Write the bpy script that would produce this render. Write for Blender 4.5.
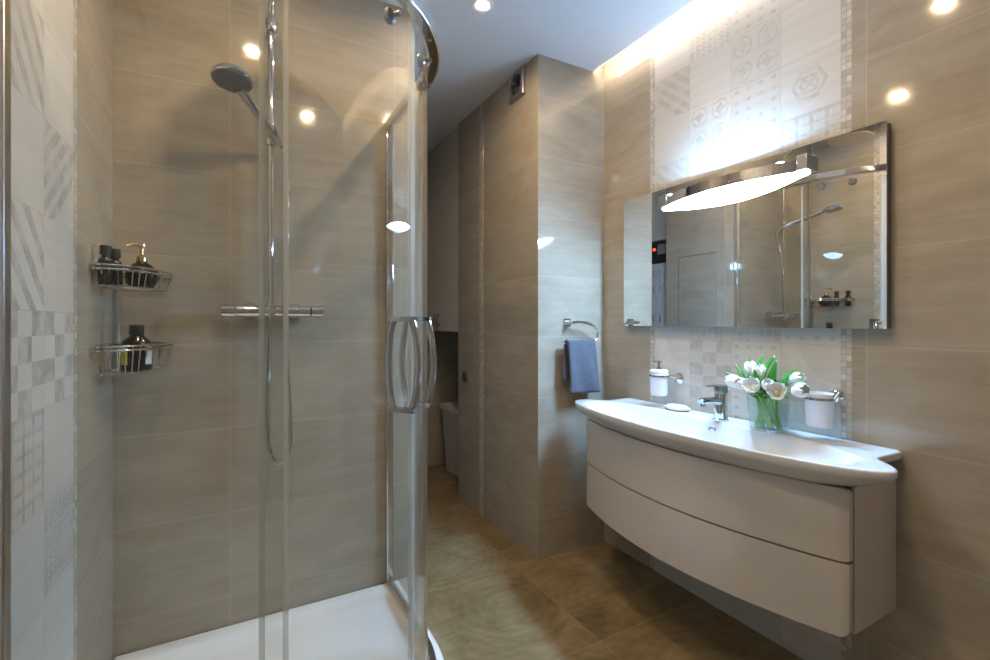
import bpy, bmesh, math, random
from mathutils import Vector, Matrix
random.seed(4)
for o in list(bpy.data.objects): bpy.data.objects.remove(o)
SC = bpy.context.scene
COL = SC.collection
PI = math.pi

# ------------------------------------------------------------------ camera, world, exposure
cd = bpy.data.cameras.new('camera'); cam = bpy.data.objects.new('camera', cd); COL.objects.link(cam)
cam.location = (0, 0, 1.18); cam.rotation_euler = (PI/2, 0, math.radians(-28.86))
cd.sensor_width = 36; cd.lens = 470/990*36; cd.shift_y = -9/990; cd.clip_start = .02
SC.camera = cam
w = bpy.data.worlds.new('world'); SC.world = w; w.use_nodes = True
w.node_tree.nodes['Background'].inputs[0].default_value = (.9, .95, 1, 1)
w.node_tree.nodes['Background'].inputs[1].default_value = .1
SC.view_settings.view_transform = 'Standard'; SC.view_settings.look = 'None'
SC.view_settings.gamma = 1; SC.view_settings.use_curve_mapping = False
SC.view_settings.exposure = 0.5
SPOT_L, SPOT_COL = 790, (1, .745, .45)
LAMP_L, LAMP_UP, LAMP_COL = 205, 90, (.32, .61, 1.0)
COVE_L, COVE_COL = 40, (1, .84, .66)

# ------------------------------------------------------------------ room numbers (metres)
XL, XR, YB, YP, XP, YPE, YE = -.348, 1.733, 1.925, 1.929, 1.306, 2.88, 3.60
YR, ZC, ZT, XC = -.60, 2.50, 2.66, 1.656
XW, YW = .65, 2.40          # end and rear of the shower wall block

# ------------------------------------------------------------------ node helpers
class S:
    """a socket with arithmetic"""
    def __init__(s, nt, k): s.nt, s.k = nt, k
    def _m(s, op, *a, **kw):
        n = s.nt.nodes.new('ShaderNodeMath'); n.operation = op
        for i, v in enumerate((s,)+a):
            if isinstance(v, S): s.nt.links.new(v.k, n.inputs[i])
            else: n.inputs[i].default_value = v
        return S(s.nt, n.outputs[0])
    def __add__(s, o): return s._m('ADD', o)
    def __sub__(s, o): return s._m('SUBTRACT', o)
    def __mul__(s, o): return s._m('MULTIPLY', o)
    def __truediv__(s, o): return s._m('DIVIDE', o)
    def floor(s): return s._m('FLOOR')
    def fract(s): return s._m('FRACT')
    def abs(s): return s._m('ABSOLUTE')
    def sqrt(s): return s._m('SQRT')
    def sin(s): return s._m('SINE')
    def lt(s, o): return s._m('LESS_THAN', o)
    def gt(s, o): return s._m('GREATER_THAN', o)
    def min(s, o): return s._m('MINIMUM', o)
    def max(s, o): return s._m('MAXIMUM', o)
    def mod2(s): return (s*.5).fract().gt(.25)

def new_mat(name):
    m = bpy.data.materials.new(name); m.use_nodes = True
    nt = m.node_tree; b = nt.nodes['Principled BSDF']
    return m, nt, b
def uv(nt, axes):
    t = nt.nodes.new('ShaderNodeTexCoord'); s = nt.nodes.new('ShaderNodeSeparateXYZ')
    nt.links.new(t.outputs['Object'], s.inputs[0])
    return S(nt, s.outputs['XYZ'.index(axes[0])]), S(nt, s.outputs['XYZ'.index(axes[1])])
def comb(nt, *a):
    n = nt.nodes.new('ShaderNodeCombineXYZ')
    for i, v in enumerate(a):
        if isinstance(v, S): nt.links.new(v.k, n.inputs[i])
        else: n.inputs[i].default_value = v
    return n.outputs[0]
def noise(nt, vec, scale=1, detail=3, rough=.55, dist=0):
    n = nt.nodes.new('ShaderNodeTexNoise'); n.inputs['Scale'].default_value = scale
    n.inputs['Detail'].default_value = detail; n.inputs['Roughness'].default_value = rough
    n.inputs['Distortion'].default_value = dist
    if vec is not None: nt.links.new(vec, n.inputs['Vector'])
    return S(nt, n.outputs['Fac'])
def white(nt, vec):
    n = nt.nodes.new('ShaderNodeTexWhiteNoise'); n.noise_dimensions = '3D'
    nt.links.new(vec, n.inputs['Vector']); return S(nt, n.outputs['Value'])
def ramp(nt, fac, stops):
    n = nt.nodes.new('ShaderNodeValToRGB'); e = n.color_ramp.elements
    while len(e) < len(stops): e.new(.5)
    for el, (p, c) in zip(e, stops): el.position = p; el.color = (*c, 1)
    nt.links.new(fac.k, n.inputs[0]); return n.outputs[0]
def mix(nt, fac, a, b, mode='MIX'):
    n = nt.nodes.new('ShaderNodeMix'); n.data_type = 'RGBA'; n.blend_type = mode
    for i, v in ((0, fac), (6, a), (7, b)):
        if isinstance(v, S): nt.links.new(v.k, n.inputs[i])
        elif isinstance(v, bpy.types.NodeSocket): nt.links.new(v, n.inputs[i])
        elif i == 0: n.inputs[0].default_value = v
        else: n.inputs[i].default_value = (*v, 1)
    return n.outputs[2]
def bump(nt, b, h, strength=.1, dist=.002):
    n = nt.nodes.new('ShaderNodeBump'); n.inputs['Strength'].default_value = strength
    n.inputs['Distance'].default_value = dist
    nt.links.new(h.k, n.inputs['Height']); nt.links.new(n.outputs[0], b.inputs['Normal'])

# ------------------------------------------------------------------ materials
def plain(name, col, rough=.4, metal=0, spec=.5, var=.06, nscale=18, coat=0):
    m, nt, b = new_mat(name)
    t = nt.nodes.new('ShaderNodeTexCoord')
    f = noise(nt, t.outputs['Object'], nscale, 3)
    lo = tuple(c*(1-var) for c in col); hi = tuple(min(1, c*(1+var)) for c in col)
    nt.links.new(ramp(nt, f, [(.3, lo), (.7, hi)]), b.inputs['Base Color'])
    b.inputs['Roughness'].default_value = rough; b.inputs['Metallic'].default_value = metal
    b.inputs['Specular IOR Level'].default_value = spec; b.inputs['Coat Weight'].default_value = coat
    return m
def emit(name, col, s):
    m = bpy.data.materials.new(name); m.use_nodes = True; nt = m.node_tree; nt.nodes.clear()
    e = nt.nodes.new('ShaderNodeEmission'); o = nt.nodes.new('ShaderNodeOutputMaterial')
    e.inputs[0].default_value = (*col, 1); e.inputs[1].default_value = s
    nt.links.new(e.outputs[0], o.inputs[0]); return m
def thin_glass(name, tint, ior=1.45, rough=0.0, gain=1.0):
    """thin pane: clear, with the mirror-like reflection of a glass surface"""
    m = bpy.data.materials.new(name); m.use_nodes = True; nt = m.node_tree; nt.nodes.clear()
    o = nt.nodes.new('ShaderNodeOutputMaterial'); mx = nt.nodes.new('ShaderNodeMixShader')
    tr = nt.nodes.new('ShaderNodeBsdfTransparent'); gl = nt.nodes.new('ShaderNodeBsdfGlossy')
    lw = nt.nodes.new('ShaderNodeLayerWeight'); lw.inputs['Blend'].default_value = .5
    r0 = ((ior-1)/(ior+1))**2
    tr.inputs[0].default_value = (*tint, 1); gl.inputs['Roughness'].default_value = rough
    gl.inputs[0].default_value = (1, 1, 1, 1)
    fc = S(nt, lw.outputs['Facing'])     # 0 head on, 1 grazing; Schlick's curve
    f = ((fc._m('POWER', 5.0)*(1-r0)+r0)*gain).min(.9)
    nt.links.new(f.k, mx.inputs[0]); nt.links.new(tr.outputs[0], mx.inputs[1]); nt.links.new(gl.outputs[0], mx.inputs[2])
    nt.links.new(mx.outputs[0], o.inputs[0]); return m

TL, TM, TH = (.295, .245, .185), (.39, .335, .262), (.475, .42, .34)
GROUT = (.56, .51, .44)
def tile_mat(name, axes, offu=0, offv=.2, wd=.6, ht=.3, tones=(TL, TM, TH), rough=.075, vert=False):
    m, nt, b = new_mat(name)
    u, v = uv(nt, axes)
    p = (u-offu)/wd; q = (v-offv)/ht
    cu, cv = p.floor(), q.floor(); fu, fv = p.fract(), q.fract()
    du = fu.min(fu*-1+1)*wd; dv = fv.min(fv*-1+1)*ht
    g = du.min(dv).lt(.0014)
    r = white(nt, comb(nt, cu, cv, 3.7))
    a, c = (v, u) if vert else (u, v)
    st = noise(nt, comb(nt, a*3+r*37, c*46, r*11), 1, 6, .68, .25)
    cl = noise(nt, comb(nt, a*4+r*20, c*9, r*5), 1, 5, .62, .5)
    f = st*.42+cl*.58+(r-.5)*.07
    col = ramp(nt, f, [(.2, tones[0]), (.5, tones[1]), (.8, tones[2])])
    pit = noise(nt, comb(nt, a*7+r*13, c*75, r*3), 1, 3, .6, .3).lt(.335)*(cl.lt(.48))
    col = mix(nt, pit*.22, col, tuple(x*.75 for x in tones[0]))
    nt.links.new(mix(nt, g*.45, col, GROUT), b.inputs['Base Color'])
    rr = st*.05+(rough-.025)
    nt.links.new(rr.k, b.inputs['Roughness'])
    bump(nt, b, st*.5-g*1.5, .03, .0015)
    return m
TILE_XZ = tile_mat('stone_look_tile_facing_y', 'XZ', -.0186)
TILE_YZ = tile_mat('stone_look_tile_facing_x', 'YZ', YP)
TILE_YZL = tile_mat('stone_look_tile_left', 'YZ', 1.925)

def mosaic_mat(name, axes, offu):
    m, nt, b = new_mat(name)
    u, v = uv(nt, axes)
    p = (u-offu)/.0155; q = v/.021
    fu, fv = p.fract(), q.fract()
    g = fu.min(fu*-1+1).min(fv.min(fv*-1+1)).lt(.06)
    r = white(nt, comb(nt, p.floor(), q.floor(), 1.3))
    col = ramp(nt, r, [(0, (.42, .375, .31)), (.35, (.50, .46, .40)), (.75, (.56, .525, .47)), (1, (.66, .63, .58))])
    nt.links.new(mix(nt, g, col, (.38, .345, .29)), b.inputs['Base Color'])
    b.inputs['Roughness'].default_value = .12
    bump(nt, b, r-g, .25, .002)
    return m

def patch_mats(axes, offu, offv, wu, wv, tag):
    """greyed encaustic tiles, one material per pattern"""
    out = []
    for k in range(10):
        m, nt, b = new_mat('patchwork_tile_%s_%d' % (tag, k))
        u, v = uv(nt, axes)
        p = (u-offu)/wu; q = (v-offv)/wv
        r = white(nt, comb(nt, p.floor(), q.floor(), 7.1))
        x, y = p.fract(), q.fract()
        cx, cy = x-.5, y-.5
        def dist(ax, ay): return (ax*ax+ay*ay).sqrt()
        if k == 0: f = x*0
        elif k == 1: f = ((x+y)*2.5).fract().gt(.55)
        elif k == 2:
            f = ((x*3).floor()+(y*4).floor()).mod2()
        elif k == 3:
            a, c = (x*2).fract()-.5, (y*2).fract()-.5; d = dist(a, c)
            f = ((d-.36).abs().lt(.05)).max((a*c).abs().lt(.011)*d.lt(.26)).max((a.abs()-c.abs()).abs().lt(.05)*d.lt(.2))
        elif k == 4:
            a, c = (x*4).fract()-.5, (y*5).fract()-.5; f = dist(a, c).lt(.2)
        elif k == 5:
            a, c = (x*7).fract()-.5, (y*6).fract()-.5; d = dist(a, c)
            f = (d-.3).abs().lt(.1).max(((y*3).fract()-.5).abs().lt(.05)).max(d.lt(.08))
        elif k == 6:
            d = dist(cx, cy); h = cx.abs()*.87+cy.abs()*.5; h = h.max(cy.abs())
            f = (h-.24).abs().lt(.03).max((h-.13).abs().lt(.025)).max(((cx.abs()-cy.abs()).abs()).lt(.04)*d.lt(.2))
        elif k == 7:
            d = dist(x-.15, y-.85)
            st = ((x*.75+y*-.9)*4.2).fract()
            f = d.lt(.85)*(st.gt(.45)*.75+.25)
        elif k == 8:
            f = ((x*4).fract().gt(.72)).max((y*6).fract().gt(.7))*.8+((x*8).fract().gt(.5))*.2
        else:
            d = dist(x, y-1)
            f = (d-.8).abs().lt(.16)
        t = nt.nodes.new('ShaderNodeTexCoord')
        wear = noise(nt, t.outputs['Object'], 22, 4, .6)
        fade = noise(nt, comb(nt, u*2, v*34, r*9), 1, 4, .6)
        base = ramp(nt, fade*.7+r*.3, [(.2, (.50, .465, .415)), (.5, (.56, .53, .48)), (.8, (.63, .605, .56))])
        f = f*((wear-.28)*2.2).max(0).min(1)*(.37 if tag == 'mirror_wall' else .62)
        f = f*(r*.5+(.85 if k not in (3, 6) else .5))
        col = mix(nt, f*(1.25 if k != 9 else -.0+1), base, (.20, .185, .16) if k != 9 else (.80, .79, .76))
        e = x.min(x*-1+1).min(y.min(y*-1+1)).lt(.006)
        nt.links.new(mix(nt, e*.5, col, (.36, .33, .28)), b.inputs['Base Color'])
        b.inputs['Roughness'].default_value = .42
        bump(nt, b, fade-e, .03, .0015)
        out.append(m)
    return out
P0, PW = .80, .195
PATCH_R = patch_mats('YZ', P0, .1, PW, .2, 'mirror_wall')
PATCH_L = patch_mats('YZ', 1.502, 0, .2, .2, 'shower_wall')

def floor_mat():
    m, nt, b = new_mat('olive_beige_stone_floor')
    u, v = uv(nt, 'XY')
    p = (u-1.175)/.6; q = (v-1.33)/.6
    fu, fv = p.fract(), q.fract()
    g = fu.min(fu*-1+1).min(fv.min(fv*-1+1)).lt(.0028)
    r = white(nt, comb(nt, p.floor(), q.floor(), 5.5))
    wv = nt.nodes.new('ShaderNodeTexWave'); wv.wave_type = 'RINGS'; wv.rings_direction = 'Z'
    wv.inputs['Scale'].default_value = 7; wv.inputs['Distortion'].default_value = 5
    wv.inputs['Detail'].default_value = 3; wv.inputs['Detail Scale'].default_value = 1.2
    nt.links.new(comb(nt, fu*.6-.15-r*.3, fv*.6-.2-r*.2, r*9), wv.inputs['Vector'])
    n1 = noise(nt, comb(nt, u*1+r*23, v*1+r*7, r*4), 4.2, 5, .6, .8)
    n2 = noise(nt, comb(nt, u*2+r*13, v*9, r*4), 3, 4, .6, .5)
    f = n1*.66+n2*.29+S(nt, wv.outputs['Fac'])*.035
    col = ramp(nt, f, [(.32, (.125, .085, .035)), (.48, (.235, .17, .085)), (.66, (.36, .28, .165))])
    nt.links.new(mix(nt, g*.6, col, (.38, .32, .22)), b.inputs['Base Color'])
    b.inputs['Roughness'].default_value = .33
    bump(nt, b, n1-g, .06, .002)
    return m
FLOOR = floor_mat()
CEIL = plain('white_ceiling_paint', (.78, .80, .83), .5, var=.01)
CERAM = plain('white_ceramic', (.64, .64, .635), .08, var=.01, coat=.3)
ACRYL = plain('white_acrylic', (.84, .84, .84), .16, var=.01)
GREIGE = plain('greige_lacquer', (.63, .585, .545), .16, var=.01, coat=.4)
WHLAC = plain('white_lacquer', (.62, .57, .52), .25, var=.01)
GREYP = plain('grey_plastic', (.06, .057, .055), .5)
CHROME = plain('chrome', (.70, .70, .71), .06, 1, var=.02)
SATIN = plain('satin_chrome', (.55, .54, .53), .28, 1, var=.03)
DARKCH = plain('dark_steel', (.32, .31, .30), .3, 1, var=.05)
MIRROR = plain('mirror_silver', (.88, .89, .88), .0, 1, var=.0)
BLACKG = plain('black_gloss_plastic', (.012, .011, .011), .15, var=.2)
BLACKM = plain('black_rubber', (.02, .02, .02), .5, var=.2)
GOLD = plain('gold_metal', (.75, .52, .24), .2, 1, var=.05)
GREEN = plain('tulip_leaf', (.03, .17, .012), .4, var=.35, nscale=30)
STEM = plain('tulip_stem', (.24, .44, .08), .4, var=.15)
PETAL = plain('white_petal', (.86, .85, .80), .45, var=.03)
ANTHER = plain('cream_flower_heart', (.72, .58, .22), .6, var=.15)
SOAPW = plain('white_soap', (.85, .84, .80), .35, var=.01)
FROST = plain('frosted_glass', (.80, .78, .79), .3, var=.02)
GLASS = thin_glass('shower_glass', (.965, .975, .965), 1.42)
VGLASS = thin_glass('vase_glass', (.93, .96, .94), 1.45)
def milky(name, col, k):
    m = bpy.data.materials.new(name); m.use_nodes = True; nt = m.node_tree; nt.nodes.clear()
    o = nt.nodes.new('ShaderNodeOutputMaterial'); mx = nt.nodes.new('ShaderNodeMixShader'); tr = nt.nodes.new('ShaderNodeBsdfTransparent')
    p = nt.nodes.new('ShaderNodeBsdfPrincipled'); p.inputs['Base Color'].default_value = (*col, 1); p.inputs['Roughness'].default_value = .25
    mx.inputs[0].default_value = k; nt.links.new(tr.outputs[0], mx.inputs[1]); nt.links.new(p.outputs[0], mx.inputs[2]); nt.links.new(mx.outputs[0], o.inputs[0]); return m
SEAL = milky('clear_plastic_seal', (.85, .85, .80), .30)
YLAB = plain('yellow_paper', (.65, .60, .06), .5)
WLAB = plain('white_paper', (.62, .62, .58), .5)
BROWNP = plain('brown_plastic', (.14, .10, .065), .35)
REDLED = emit('red_display', (1, .05, .02), 3)
SPOTM = emit('spot_glow', SPOT_COL, SPOT_L)
LAMPM = emit('lamp_diffuser_glow', LAMP_COL, LAMP_L)
LAMPU = emit('lamp_upper_glow', LAMP_COL, LAMP_UP)
COVEM = emit('cove_led_glow', COVE_COL, COVE_L)

def towel_mat():
    m, nt, b = new_mat('slate_blue_terry')
    t = nt.nodes.new('ShaderNodeTexCoord')
    n = noise(nt, t.outputs['Object'], 220, 3, .7)
    u, v = uv(nt, 'XZ')
    band = (v*22).fract().gt(.86)
    col = ramp(nt, n, [(.3, (.045, .05, .07)), (.7, (.12, .128, .16))])
    nt.links.new(mix(nt, band*.35, col, (.07, .08, .15)), b.inputs['Base Color'])
    b.inputs['Roughness'].default_value = .95; b.inputs['Sheen Weight'].default_value = .3
    bump(nt, b, n, .9, .004); return m
TOWEL = towel_mat()

# ------------------------------------------------------------------ mesh builder
def catmull(pts, n=8, closed=False):
    P = [Vector(p) for p in pts]; out = []; N = len(P)
    for i in range(N if closed else N-1):
        g = (lambda j: P[j % N]) if closed else (lambda j: P[max(0, min(N-1, j))])
        a, b, c, d = g(i-1), g(i), g(i+1), g(i+2)
        for k in range(n):
            t = k/n
            out.append(.5*((2*b)+(c-a)*t+(2*a-5*b+4*c-d)*t*t+(3*b-a-3*c+d)*t**3))
    if not closed: out.append(P[-1])
    return out

class MB:
    def __init__(s): s.v, s.f, s.m = [], [], []
    def add(s, vs, fs, mi=0):
        o = len(s.v); s.v += [tuple(p) for p in vs]; s.f += [tuple(i+o for i in f) for f in fs]; s.m += [mi]*len(fs); return s
    def box(s, x0, y0, z0, x1, y1, z1, mi=0):
        vs = [(x, y, z) for z in (z0, z1) for y in (y0, y1) for x in (x0, x1)]
        return s.add(vs, [(0, 2, 3, 1), (4, 5, 7, 6), (0, 1, 5, 4), (2, 6, 7, 3), (0, 4, 6, 2), (1, 3, 7, 5)], mi)
    def obox(s, c, ax, ay, az, hx, hy, hz, mi=0):
        c, ax, ay, az = map(Vector, (c, ax, ay, az))
        vs = [c+ax*(hx*i)+ay*(hy*j)+az*(hz*k) for k in (-1, 1) for j in (-1, 1) for i in (-1, 1)]
        return s.add(vs, [(0, 2, 3, 1), (4, 5, 7, 6), (0, 1, 5, 4), (2, 6, 7, 3), (0, 4, 6, 2), (1, 3, 7, 5)], mi)
    def quad(s, a, b, c, d, mi=0): return s.add([a, b, c, d], [(0, 1, 2, 3)], mi)
    def tube(s, pts, r, seg=12, closed=False, mi=0, flat=1.0):
        P = [Vector(p) for p in pts]; n = len(P); rs = r if hasattr(r, '__len__') else [r]*n
        vs, fs = [], []; up = None
        for i in range(n):
            t = (P[(i+1) % n]-P[i-1]) if closed else (P[min(n-1, i+1)]-P[max(0, i-1)])
            t.normalize()
            if up is None:
                up = Vector((0, 0, 1)) if abs(t.z) < .9 else Vector((1, 0, 0))
            up = up-t*up.dot(t); up.normalize(); sd = t.cross(up)
            for k in range(seg):
                a = 2*PI*k/seg; vs.append(P[i]+(up*math.cos(a)*flat+sd*math.sin(a))*rs[i])
        for i in range(n if closed else n-1):
            for k in range(seg):
                a, b = i*seg+k, i*seg+(k+1) % seg; c, d = ((i+1) % n)*seg+k, ((i+1) % n)*seg+(k+1) % seg
                fs.append((a, b, d, c))
        if not closed: fs += [tuple(range(seg))[::-1], tuple(range((n-1)*seg, n*seg))]
        return s.add(vs, fs, mi)
    def lathe(s, prof, c, seg=28, mi=0, axis=(0, 0, 1)):
        az = Vector(axis).normalized(); ax = az.orthogonal().normalized(); ay = az.cross(ax); c = Vector(c)
        vs, fs = [], []
        for r, z in prof:
            for k in range(seg):
                a = 2*PI*k/seg; vs.append(c+az*z+(ax*math.cos(a)+ay*math.sin(a))*max(r, 1e-5))
        for i in range(len(prof)-1):
            for k in range(seg):
                a, b = i*seg+k, i*seg+(k+1) % seg; fs.append((a, b, b+seg, a+seg))
        fs += [tuple(range(seg))[::-1], tuple(range((len(prof)-1)*seg, len(prof)*seg))]
        return s.add(vs, fs, mi)
    def prism(s, poly, z0, z1, mi=0):
        n = len(poly); vs = [(p[0], p[1], z0) for p in poly]+[(p[0], p[1], z1) for p in poly]
        fs = [tuple(range(n))[::-1], tuple(range(n, 2*n))]+[(i, (i+1) % n, n+(i+1) % n, n+i) for i in range(n)]
        return s.add(vs, fs, mi)
    def strip(s, path, th, z0, z1, mi=0, shift=0):
        """upright sheet of thickness th along a plan path"""
        P = [Vector((p[0], p[1])) for p in path]; n = len(P); L, R = [], []
        for i in range(n):
            t = (P[min(n-1, i+1)]-P[max(0, i-1)]).normalized(); nn = Vector((t.y, -t.x))
            L.append(P[i]+nn*(shift+th/2)); R.append(P[i]+nn*(shift-th/2))
        vs = [(*p, z) for z in (z0, z1) for p in L+R]; m = 2*n; fs = []
        for i in range(n-1):
            fs += [(i, i+1, m+i+1, m+i), (n+i+1, n+i, m+n+i, m+n+i+1), (m+i, m+i+1, m+n+i+1, m+n+i), (n+i, n+i+1, i+1, i)]
        fs += [(0, m, m+n, n), (n-1, 2*n-1, m+2*n-1, m+n-1)]
        return s.add(vs, fs, mi)
    def rings(s, rings, mi=0, cap0=True, cap1=True):
        n = len(rings[0]); vs = [p for r in rings for p in r]; fs = []
        for i in range(len(rings)-1):
            for k in range(n):
                a, b = i*n+k, i*n+(k+1) % n; fs.append((a, b, b+n, a+n))
        if cap0: fs.append(tuple(range(n))[::-1])
        if cap1: fs.append(tuple(range((len(rings)-1)*n, len(rings)*n)))
        return s.add(vs, fs, mi)
    def build(s, name, mats, parent=None, smooth=True, bevel=0, angle=35, origin=None, solid=0, fix=True):
        me = bpy.data.meshes.new(name)
        off = wloc(parent) if parent else Vector(origin or (0, 0, 0))
        me.from_pydata([tuple(Vector(v)-off) for v in s.v], [], s.f)
        for m in (mats if isinstance(mats, (list, tuple)) else [mats]): me.materials.append(m)
        for p, mi in zip(me.polygons, s.m): p.material_index = mi
        if fix:
            bm = bmesh.new(); bm.from_mesh(me); bmesh.ops.recalc_face_normals(bm, faces=bm.faces); bm.to_mesh(me); bm.free()
        if smooth: me.shade_smooth(); me.set_sharp_from_angle(angle=math.radians(angle))
        o = bpy.data.objects.new(name, me); COL.objects.link(o)
        if parent: o.parent = parent
        else: o.location = off
        if solid: md = o.modifiers.new('thick', 'SOLIDIFY'); md.thickness = solid; md.offset = 0
        if bevel:
            md = o.modifiers.new('bevel', 'BEVEL'); md.width = bevel; md.segments = 3; md.limit_method = 'ANGLE'
            md.angle_limit = math.radians(40)
        return o
def wloc(o):
    v = Vector((0, 0, 0))
    while o: v += o.location; o = o.parent
    return v
def tag(o, label, cat, group=None):
    o['label'] = label; o['category'] = cat
    if group: o['group'] = group
    return o
def thing(name, loc, label, cat, group=None):
    o = bpy.data.objects.new(name, None); COL.objects.link(o); o.location = loc; o.empty_display_size = .05
    return tag(o, label, cat, group)
def struct(o, label=None):
    o['kind'] = 'structure'
    if label: o['label'] = label
    return o

# ------------------------------------------------------------------ setting
struct(MB().box(XL-.1, YR-.1, -.1, XR+.1, YE+.1, 0).build('floor', FLOOR, smooth=False))
mb = MB()
mb.box(XL, YR, ZC, XC, YP, ZC+.02).box(XL, YP, ZC, XP, YE, ZC+.02).box(XP, YPE, ZC, XR, YE, ZC+.02)
mb.box(XL-.1, YR-.1, ZT, XR+.1, YE+.1, ZT+.1)
struct(mb.build('ceiling', CEIL, smooth=False))

# wall with the mirror: beige tiles, mosaic strips, a field of patchwork tiles
M1, M2 = 1.58, 1.61
mb = MB()
def wq(y0, y1, z0, z1, mi, x=XR): mb.quad((x, y1, z0), (x, y0, z0), (x, y0, z1), (x, y1, z1), mi)
wq(YR, P0-.03, 0, ZT, 0); wq(P0-.03, P0, 0, ZT, 1); wq(M1, M2, 0, ZT, 1); wq(M2, YE, 0, ZT, 0)
#  pattern of each patchwork tile, columns from the far strip to the near one, rows from the ceiling down
RP = {2.5: (0, 5, 4, 0), 2.3: (0, 5, 4, 0), 2.1: (7, 0, 3, 0), 1.9: (0, 3, 4, 6), 1.7: (7, 3, 0, 8), 1.5: (1, 0, 3, 0), 1.3: (2, 5, 4, 0),
      1.1: (6, 5, 5, 4), .9: (9, 2, 4, 9), .7: (9, 2, 4, 9), .5: (1, 4, 0, 5), .3: (0, 8, 3, 1), .1: (5, 0, 7, 0)}
for z, row in RP.items():
    for c, k in enumerate(row):
        y = P0+(3-c)*PW
        wq(y, y+PW, z, min(ZT, z+.2), 2+k)
wq(P0, M1, 0, .1, 2)
mb.box(XR+.001, YR-.1, 0, XR+.1, YE+.1, ZT, 0)
struct(mb.build('wall_right', [TILE_YZ, mosaic_mat('pearl_mosaic_mirror_wall', 'YZ', P0)]+PATCH_R, smooth=False, fix=False))

# left wall
mb = MB()
L1, L2 = 1.502, 1.532
def lq(y0, y1, z0, z1, mi, x=XL): mb.quad((x, y0, z0), (x, y1, z0), (x, y1, z1), (x, y0, z1), mi)
lq(YR, .702, 0, ZT, 0); lq(L1, L2, 0, ZT, 1); lq(L2, YE, 0, ZT, 0)
LP = {2.4: (0, 1, 0, 5), 2.2: (1, 0, 3, 0), 2.0: (0, 8, 1, 0), 1.8: (4, 0, 7, 0), 1.6: (1, 2, 1, 0), 1.4: (0, 3, 0, 7), 1.2: (5, 0, 1, 0), 1.0: (2, 4, 2, 2),
      .8: (0, 1, 8, 0), .6: (3, 0, 0, 5), .4: (1, 5, 0, 0), .2: (0, 2, 5, 0), 0: (7, 0, 0, 3)}
for z, row in LP.items():
    for c, k in enumerate(row): lq(.702+c*.2, .902+c*.2, z, z+.2, 2+k)
lq(.702, 1.502, 2.6, ZT, 2)
mb.box(XL-.1, YR-.1, 0, XL-.001, YE+.1, ZT, 0)
struct(mb.build('wall_left', [TILE_YZL, mosaic_mat('pearl_mosaic_shower', 'YZ', L1)]+PATCH_L, smooth=False, fix=False))

def block(name, x0, y0, x1, y1, z1=ZT):
    b = MB()
    b.quad((x0, y0, 0), (x1, y0, 0), (x1, y0, z1), (x0, y0, z1), 0).quad((x1, y1, 0), (x0, y1, 0), (x0, y1, z1), (x1, y1, z1), 0)
    b.quad((x0, y1, 0), (x0, y0, 0), (x0, y0, z1), (x0, y1, z1), 1).quad((x1, y0, 0), (x1, y1, 0), (x1, y1, z1), (x1, y0, z1), 1)
    b.quad((x0, y0, z1), (x1, y0, z1), (x1, y1, z1), (x0, y1, z1), 0)
    return struct(b.build(name, [TILE_XZ, TILE_YZ], smooth=False, fix=False))
block('wall_back', XL, YB, XW, YW, ZC)
block('wall_pillar', XP, YP, XR, YPE)
block('wall_end', XL-.1, YE, XR+.1, YE+.1)
block('wall_rear', XL-.1, YR-.1, XR+.1, YR)
# mosaic strip up the passage side of the pillar
struct(MB().box(XP-.003, 2.515, 0, XP+.002, 2.56, ZC).build('trim_1', mosaic_mat('pearl_mosaic_pillar', 'YZ', 2.515), smooth=False))
# flush access panel in the tiles of the passage wall (seen in the mirror)
t = thing('access_panel', (XW, 2.14, 0), 'flush tiled access panel in the passage wall, reflected in the mirror', 'panel')
MB().box(XW+.0005, 1.99, .32, XW+.004, 2.285, 1.625).build('tiled_face', TILE_YZ, t, smooth=False)
mb = MB().box(XW+.0005, 1.99, 1.625, XW+.003, 2.29, 1.631).box(XW+.0005, 2.285, .32, XW+.003, 2.29, 1.625)
mb.build('shadow_gap', BROWNP, t, smooth=False)

# ------------------------------------------------------------------ lights of the room
led = MB().box(XC+.0005, YR+.02, ZC+.003, XC+.004, YP-.02, ZC+.018).build('led_strip', COVEM, smooth=False, origin=(XC+.002, .66, ZC+.01))
tag(led, 'warm LED strip glowing in the ceiling gap along the mirror wall', 'light strip')
WHBEZ = plain('white_bezel', (.8, .8, .8), .4, var=.01)
def spot(x, y, label):
    t = thing('downlight', (x, y, ZC), label, 'ceiling light', 'recessed downlights in the ceiling')
    MB().lathe([(.034, -.001), (.047, -.001), (.047, -.006), (.036, -.008), (.025, -.003)], (x, y, ZC), 32).build('bezel', WHBEZ, t)
    MB().lathe([(.024, -.003), (.024, -.0045), (.0, -.0045)], (x, y, ZC), 24).build('bulb', SPOTM, t)
spot(.90, 1.74, 'round glowing downlight in the ceiling just before the tiled pillar')
spot(.89, .81, 'downlight over the floor before the vanity, glinting in the tiles above the mirror')
spot(.07, 1.27, 'downlight in the ceiling over the shower tray')
spot(.40, .62, 'downlight in the ceiling before the shower doors')

# ------------------------------------------------------------------ shower tray
CX, CY, CR = .085, 1.50, .47
def quad_path(off, n=24, a0=-90, a1=0):
    """plan path of the enclosure: left wall, straight front, rounded corner, straight side, back wall"""
    r = CR+off
    arc = [(CX+r*math.cos(math.radians(a0+(a1-a0)*i/n)), CY+r*math.sin(math.radians(a0+(a1-a0)*i/n))) for i in range(n+1)]
    return arc
out = [(XL+.002, YB-.002), (XL+.002, CY-CR-.042)]+quad_path(.042)+[(CX+CR+.042, YB-.002)]
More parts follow.
